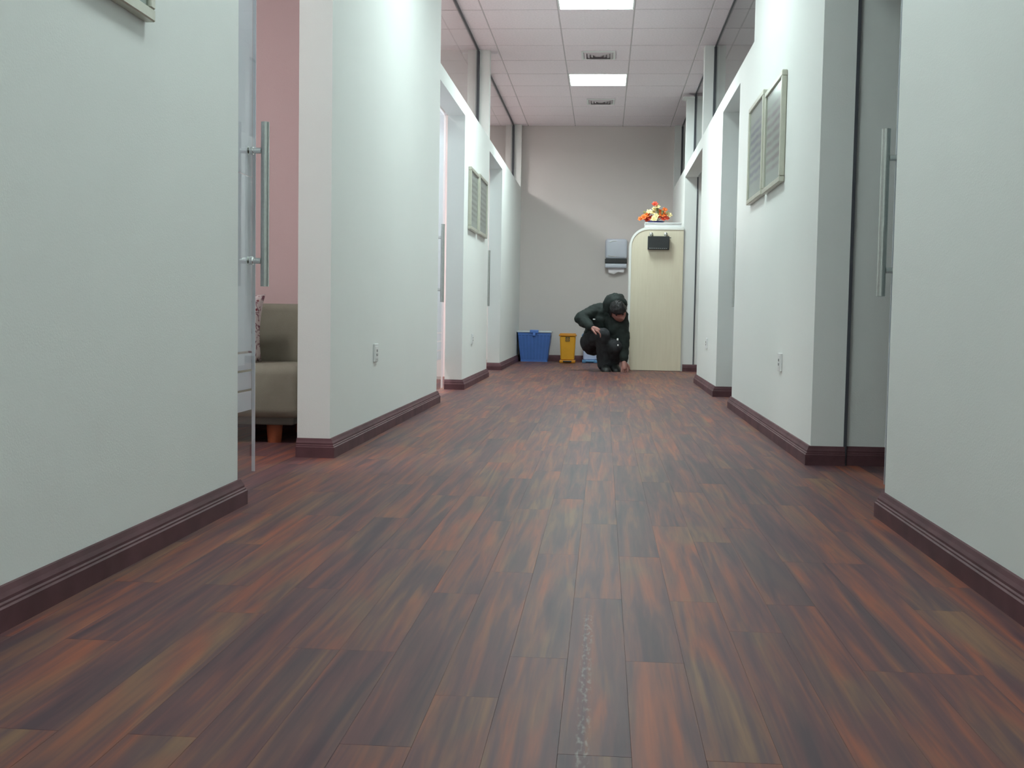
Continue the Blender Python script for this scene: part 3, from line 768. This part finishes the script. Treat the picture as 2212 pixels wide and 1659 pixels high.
# ------------------------------------------------------------------ crouching person
PB = Vector((-.02, 12.28, 0))
def skin_obj(name, chains, mat, parent, voxel=.012, root=0, smooth_it=4, keep=True):
    """a continuous surface grown round tapering chains of balls; an int at the head of a chain starts it at that earlier joint"""
    V = []; b = bmesh.new()
    def ball(p, r):
        rr = r if isinstance(r, (tuple, list)) else (r, r, r)
        if len(rr) == 2: rr = (rr[0], rr[1], min(rr))
        bmesh.ops.create_icosphere(b, subdivisions=2, radius=1, matrix=Matrix.Translation(p) @ Matrix.Diagonal((*rr, 1)))
    for ch in chains:
        prev = None
        for p in ch:
            if isinstance(p, int): prev = V[p]; continue
            c, r = Vector(p[:3]), p[3]
            r = Vector(r if isinstance(r, (tuple, list)) else (r, r, r)) if not (isinstance(r, (tuple, list)) and len(r) == 2) else Vector((r[0], r[1], min(r)))
            V.append((c, r))
            if prev is None: ball(c, tuple(r))
            else:
                n = max(2, int((c-prev[0]).length/(min(min(r), min(prev[1]))*.35)))
                r0 = prev[1] if (min(prev[1]) < 1.6*min(r)) else r*1.1
                for i in range(1, n+1): ball(prev[0].lerp(c, i/n), tuple(r0.lerp(r, i/n)))
            prev = (c, r)
    me = bpy.data.meshes.new(name); b.to_mesh(me); b.free()
    o = bpy.data.objects.new(name, me); link(o, parent)
    rm = o.modifiers.new('remesh', 'REMESH'); rm.mode = 'VOXEL'; rm.voxel_size = voxel; rm.use_smooth_shade = True
    sm2 = o.modifiers.new('smooth', 'SMOOTH'); sm2.iterations = smooth_it; sm2.factor = .5
    bpy.context.view_layer.update()
    dg = bpy.context.evaluated_depsgraph_get()
    m2 = bpy.data.meshes.new_from_object(o.evaluated_get(dg)); o.modifiers.clear(); o.data = m2
    m2.name = name; m2.materials.clear(); m2.materials.append(mat); smooth(m2, 3)
    return o
# key joints in metres (world, z up); the figure squats facing the camera and turned to the right
hip = (-.10, 12.52, .30)
rS, rE, rW = (-.045, 12.36, .655), (-.235, 12.28, .555), (-.115, 12.10, .455)   # arm on the viewer's left, elbow out
lS, lE, lW = (.185, 12.30, .590), (.215, 12.20, .330), (.225, 12.12, .105)     # arm reaching to the floor
nk = (.095, 12.27, .695)
rK, rA_ = (-.005, 12.12, .395), (.015, 12.30, .075)
lK, lA_ = (.130, 12.12, .275), (.110, 12.36, .085)
body = skin_obj('person', [
    [(*hip, .10), (-.07, 12.47, .42, .09), (-.01, 12.40, .53, .095), (.06, 12.33, .625, .075), (*nk, .05), (.125, 12.22, .68, .05)],
    [3, (*rS, .055), (-.15, 12.32, .60, .045), (*rE, .042), (-.175, 12.18, .50, .036), (*rW, .025)],
    [3, (*lS, .055), (.205, 12.25, .46, .045), (*lE, .04), (.222, 12.15, .21, .033), (*lW, .024)],
    [0, (-.14, 12.42, .30, .085), (-.07, 12.24, .36, .06), (*rK, .045), (.008, 12.23, .23, .04), (*rA_, .034), (.016, 12.27, .05, .026)],
    [0, (-.02, 12.44, .28, .085), (.06, 12.27, .28, .06), (*lK, .045), (.122, 12.25, .17, .04), (*lA_, .034), (.112, 12.33, .05, .026)],
], SKIN, None, .010)
props(body, label='person in a black hooded jacket crouching to touch the floor beside the cabinet', cat='person')
def head_mesh():
    b = bmesh.new(); bmesh.ops.create_uvsphere(b, u_segments=40, v_segments=28, radius=1)
    for v in b.verts:
        x, y, z = v.co               # face looks along -y, crown +z
        w_, d_, h_ = .078, .098, .118
        X, Y, Z = x*w_, y*d_, z*h_
        if z < 0:
            k = -z; X *= 1-.30*k*k; Y *= 1-.10*k; 
            if y < 0: Y -= .010*k
            else: Y *= 1-.35*k
        if y < -.2:
            Y += .006*math.exp(-((z-.12)/.16)**2)                       # brow to eye hollow
            Y -= .024*math.exp(-(x/.16)**2)*math.exp(-((z+.18)/.17)**2)   # nose
            Y -= .008*math.exp(-(x/.3)**2)*math.exp(-((z+.52)/.09)**2)    # lips
            Y += .006*math.exp(-(x/.35)**2)*math.exp(-((z+.40)/.05)**2)
            for s in (-1, 1): Y += .010*math.exp(-((x-s*.40)/.17)**2)*math.exp(-((z-.02)/.11)**2)
        v.co = (X, Y, Z)
    for s in (-1, 1):
        m = Matrix.Translation((s*.076, .012, -.006)) @ Matrix.Rotation(s*.35, 4, 'Z') @ Matrix.Diagonal((.010, .020, .032, 1))
        bmesh.ops.create_uvsphere(b, u_segments=12, v_segments=10, radius=1, matrix=m)
    me = bpy.data.meshes.new('head'); b.to_mesh(me); b.free(); smooth(me, 3); return me
HM = Matrix.Translation((.150, 12.17, .635)) @ Matrix.Rotation(.30, 4, 'Z') @ Matrix.Rotation(-.38, 4, 'Y') @ Matrix.Rotation(.62, 4, 'X')
# join the head (and later hands) into the one body mesh
def join_into(target, me, M):
    b = bmesh.new(); b.from_mesh(target.data)
    m2 = me.copy(); m2.transform(M); b.from_mesh(m2); b.to_mesh(target.data); b.free(); smooth(target.data, 3)
join_into(body, head_mesh(), HM)
def hand(wrist, aim, palm_n, flip, curl):
    """palm and five fingers as skinned chains; aim = direction of the fingers, palm_n = palm normal"""
    a = Vector(aim).normalized(); n = Vector(palm_n).normalized(); sdir = a.cross(n).normalized()*flip; n = sdir.cross(a).normalized()*flip
    w0 = Vector(wrist)
    def P(u, s, d, r): q = w0+a*u+sdir*s+n*d; return (q.x, q.y, q.z, r)
    ch = [[P(-.02, 0, 0, .024), P(.02, 0, 0, (.028)), P(.055, 0, 0, .030), P(.075, 0, 0, .026)]]
    o = skin_obj('tmp_palm', ch, SKIN, None, .0034, 0, 2)
    join_into(body, o.data, Matrix.Identity(4)); bpy.data.objects.remove(o)
    for k, (s, L_) in enumerate(((-.030, .066), (-.010, .076), (.010, .072), (.029, .056))):
        pts = [P(.055, s*.8, 0, .010), P(.085, s, .002, .0098)]
        ang = curl; u, d = .085, .002
        for seg in (.42, .33, .25):
            u += math.cos(ang)*L_*seg; d += math.sin(ang)*L_*seg; ang += curl
            pts.append(P(u, s*1.08, d, .0085))
        o = skin_obj('tmp_finger', [pts], SKIN, None, .0034, 0, 2); join_into(body, o.data, Matrix.Identity(4)); bpy.data.objects.remove(o)
    pts = [P(.015, -.018, .004, .013), P(.040, -.042, .010, .0115), P(.062, -.054, .018, .010), P(.080, -.056, .026, .0088)]
    o = skin_obj('tmp_thumb', [pts], SKIN, None, .0034, 0, 2); join_into(body, o.data, Matrix.Identity(4)); bpy.data.objects.remove(o)
hand((-.125, 12.105, .462), (.80, -.15, -.32), (-.15, .3, -1), 1, .42)
hand((.222, 12.115, .112), (.10, -.35, -.80), (-.2, .9, -.35), -1, .22)
body.data.materials.clear(); body.data.materials.append(SKIN)
# clothes
jk = skin_obj('jacket', [
    [(-.085, 12.48, .36, (.145, .145, .12)), (-.04, 12.43, .46, (.15, .14, .13)), (.01, 12.37, .55, (.155, .13, .12)), (.06, 12.33, .62, (.13, .11, .09)), (.095, 12.29, .675, (.09, .085, .07))],
    [(.08, 12.30, .60, .11), (.115, 12.27, .47, .10), (.11, 12.27, .36, .075)],
    [3, (-.045, 12.36, .655, .080), (-.145, 12.32, .612, .074), (*rE, .078), (-.182, 12.19, .505, .060), (-.135, 12.12, .470, .042)],
    [3, (.180, 12.30, .595, .082), (.205, 12.25, .46, .072), (*lE, .066), (.222, 12.16, .21, .055), (.225, 12.125, .120, .040)],
], JACK, body, .010)
# puffy folds in the padded cloth
for v in jk.data.vertices:
    c = v.co; v.co += v.normal*(noise.noise(Vector((c.x*11, c.y*11, c.z*15)))*.016+noise.noise(Vector((c.x*30, c.y*30, c.z*38)))*.004)
hd = bmesh.new()
bmesh.ops.create_uvsphere(hd, u_segments=32, v_segments=22, radius=1)
for v in hd.verts:
    x, y, z = v.co; r = 1+.10*noise.noise(Vector((x*3, y*3, z*3)))+.05*noise.noise(Vector((x*9, y*5, z*9)))
    v.co = (x*.116*r, y*.108*r, z*.118*r)
bmesh.ops.delete(hd, geom=[f for f in hd.faces if f.calc_center_median().y < -.045 and f.calc_center_median().z < .055 and abs(f.calc_center_median().x) < .075], context='FACES')
me = bpy.data.meshes.new('hood'); hd.to_mesh(me); hd.free(); me.materials.append(JACK); smooth(me, 3)
me.transform(Matrix.Translation((.118, 12.245, .705)) @ Matrix.Rotation(.25, 4, 'Z') @ Matrix.Rotation(-.15, 4, 'Y') @ Matrix.Rotation(.55, 4, 'X'))
ho = link(bpy.data.objects.new('hood', me), body)
sm_ = ho.modifiers.new('thick', 'SOLIDIFY'); sm_.thickness = .012; sm_.offset = 1
# hair cap with a ragged fringe
hb_ = bmesh.new(); bmesh.ops.create_uvsphere(hb_, u_segments=40, v_segments=28, radius=1)
dl = []
for v in hb_.verts:
    x, y, z = v.co; k = 1+.10*noise.noise(Vector((x*7, y*7, z*2.2)))+.05*noise.noise(Vector((x*19, y*19, z*5)))
    lim = .0+.33*(y < -.2)+.22*noise.noise(Vector((x*7, 0, 0)))
    if z < lim-.12 - (.45 if y > .1 else 0): dl.append(v)
    v.co = (x*.087*k, y*.108*k, z*.128*k)
bmesh.ops.delete(hb_, geom=dl, context='VERTS')
me = bpy.data.meshes.new('hair'); hb_.to_mesh(me); hb_.free(); me.materials.append(HAIR); smooth(me, 3); me.transform(HM)
ha = link(bpy.data.objects.new('hair', me), body); q = ha.modifiers.new('thick', 'SOLIDIFY'); q.thickness = .006; q.offset = 1
tr = skin_obj('trousers', [
    [(-.10, 12.52, .285, .135), (-.145, 12.42, .30, .112), (-.07, 12.24, .365, .096), (-.005, 12.13, .385, .080), (.005, 12.22, .24, .082), (.012, 12.26, .12, .080), (.014, 12.255, .070, .070)],
    [0, (-.02, 12.44, .275, .110), (.06, 12.27, .275, .094), (.125, 12.14, .265, .080), (.118, 12.25, .165, .078), (.112, 12.30, .085, .072)],
], TROU, body, .010)
for v in tr.data.vertices:
    c = v.co; v.co += v.normal*noise.noise(Vector((c.x*22, c.y*22, c.z*26)))*.006
def shoe(heel, toe, lift):
    heel, toe = Vector(heel), Vector(toe); d = toe-heel; L_ = d.length; ang = math.atan2(d.y, d.x)
    b = bmesh.new(); secs = [(-.02, .036, .085), (.03, .044, .115), (.08, .044, .105), (.13, .046, .080), (.19, .050, .060), (.235, .044, .048), (.262, .024, .026)]
    rings = []
    for u, w_, h_ in secs:
        rings.append([b.verts.new((u, w_*math.cos(a), 0 if math.sin(a) < -.2 else h_*(.35+.65*max(0, math.sin(a))))) for a in [2*PI*k/16 for k in range(16)]])
    for A, B in zip(rings, rings[1:]):
        for k in range(16): b.faces.new((A[k], A[(k+1) % 16], B[(k+1) % 16], B[k]))
    b.faces.new(rings[0][::-1]); b.faces.new(rings[-1]); bmesh.ops.recalc_face_normals(b, faces=b.faces)
    me = bpy.data.meshes.new('shoe'); b.to_mesh(me); b.free(); me.materials.append(SHOE); smooth(me, 1)
    me.transform(Matrix.Translation((heel.x, heel.y, 0)) @ Matrix.Rotation(ang, 4, 'Z') @ Matrix.Translation((.22, 0, 0)) @ Matrix.Rotation(lift, 4, 'Y') @ Matrix.Translation((-.22, 0, 0)))
    return link(bpy.data.objects.new('shoe', me), body)
shoe((.012, 12.33, 0), (.045, 12.08, 0), 0)
shoe((.105, 12.40, 0), (.150, 12.15, 0), .22)
# little pale tags on the jacket front
for (x, z, s) in ((.150, .345, .009), (.155, .285, .007)):
    MB().box(x-s, x+s, 12.035, 12.041, z-s*1.2, z+s*1.2, .002, 1).build('jacket_tag', PLASTW, body)
MB().box(-.112, -.088, 12.10, 12.106, .545, .556, .001, 1).build('jacket_tag', PLASTW, body)
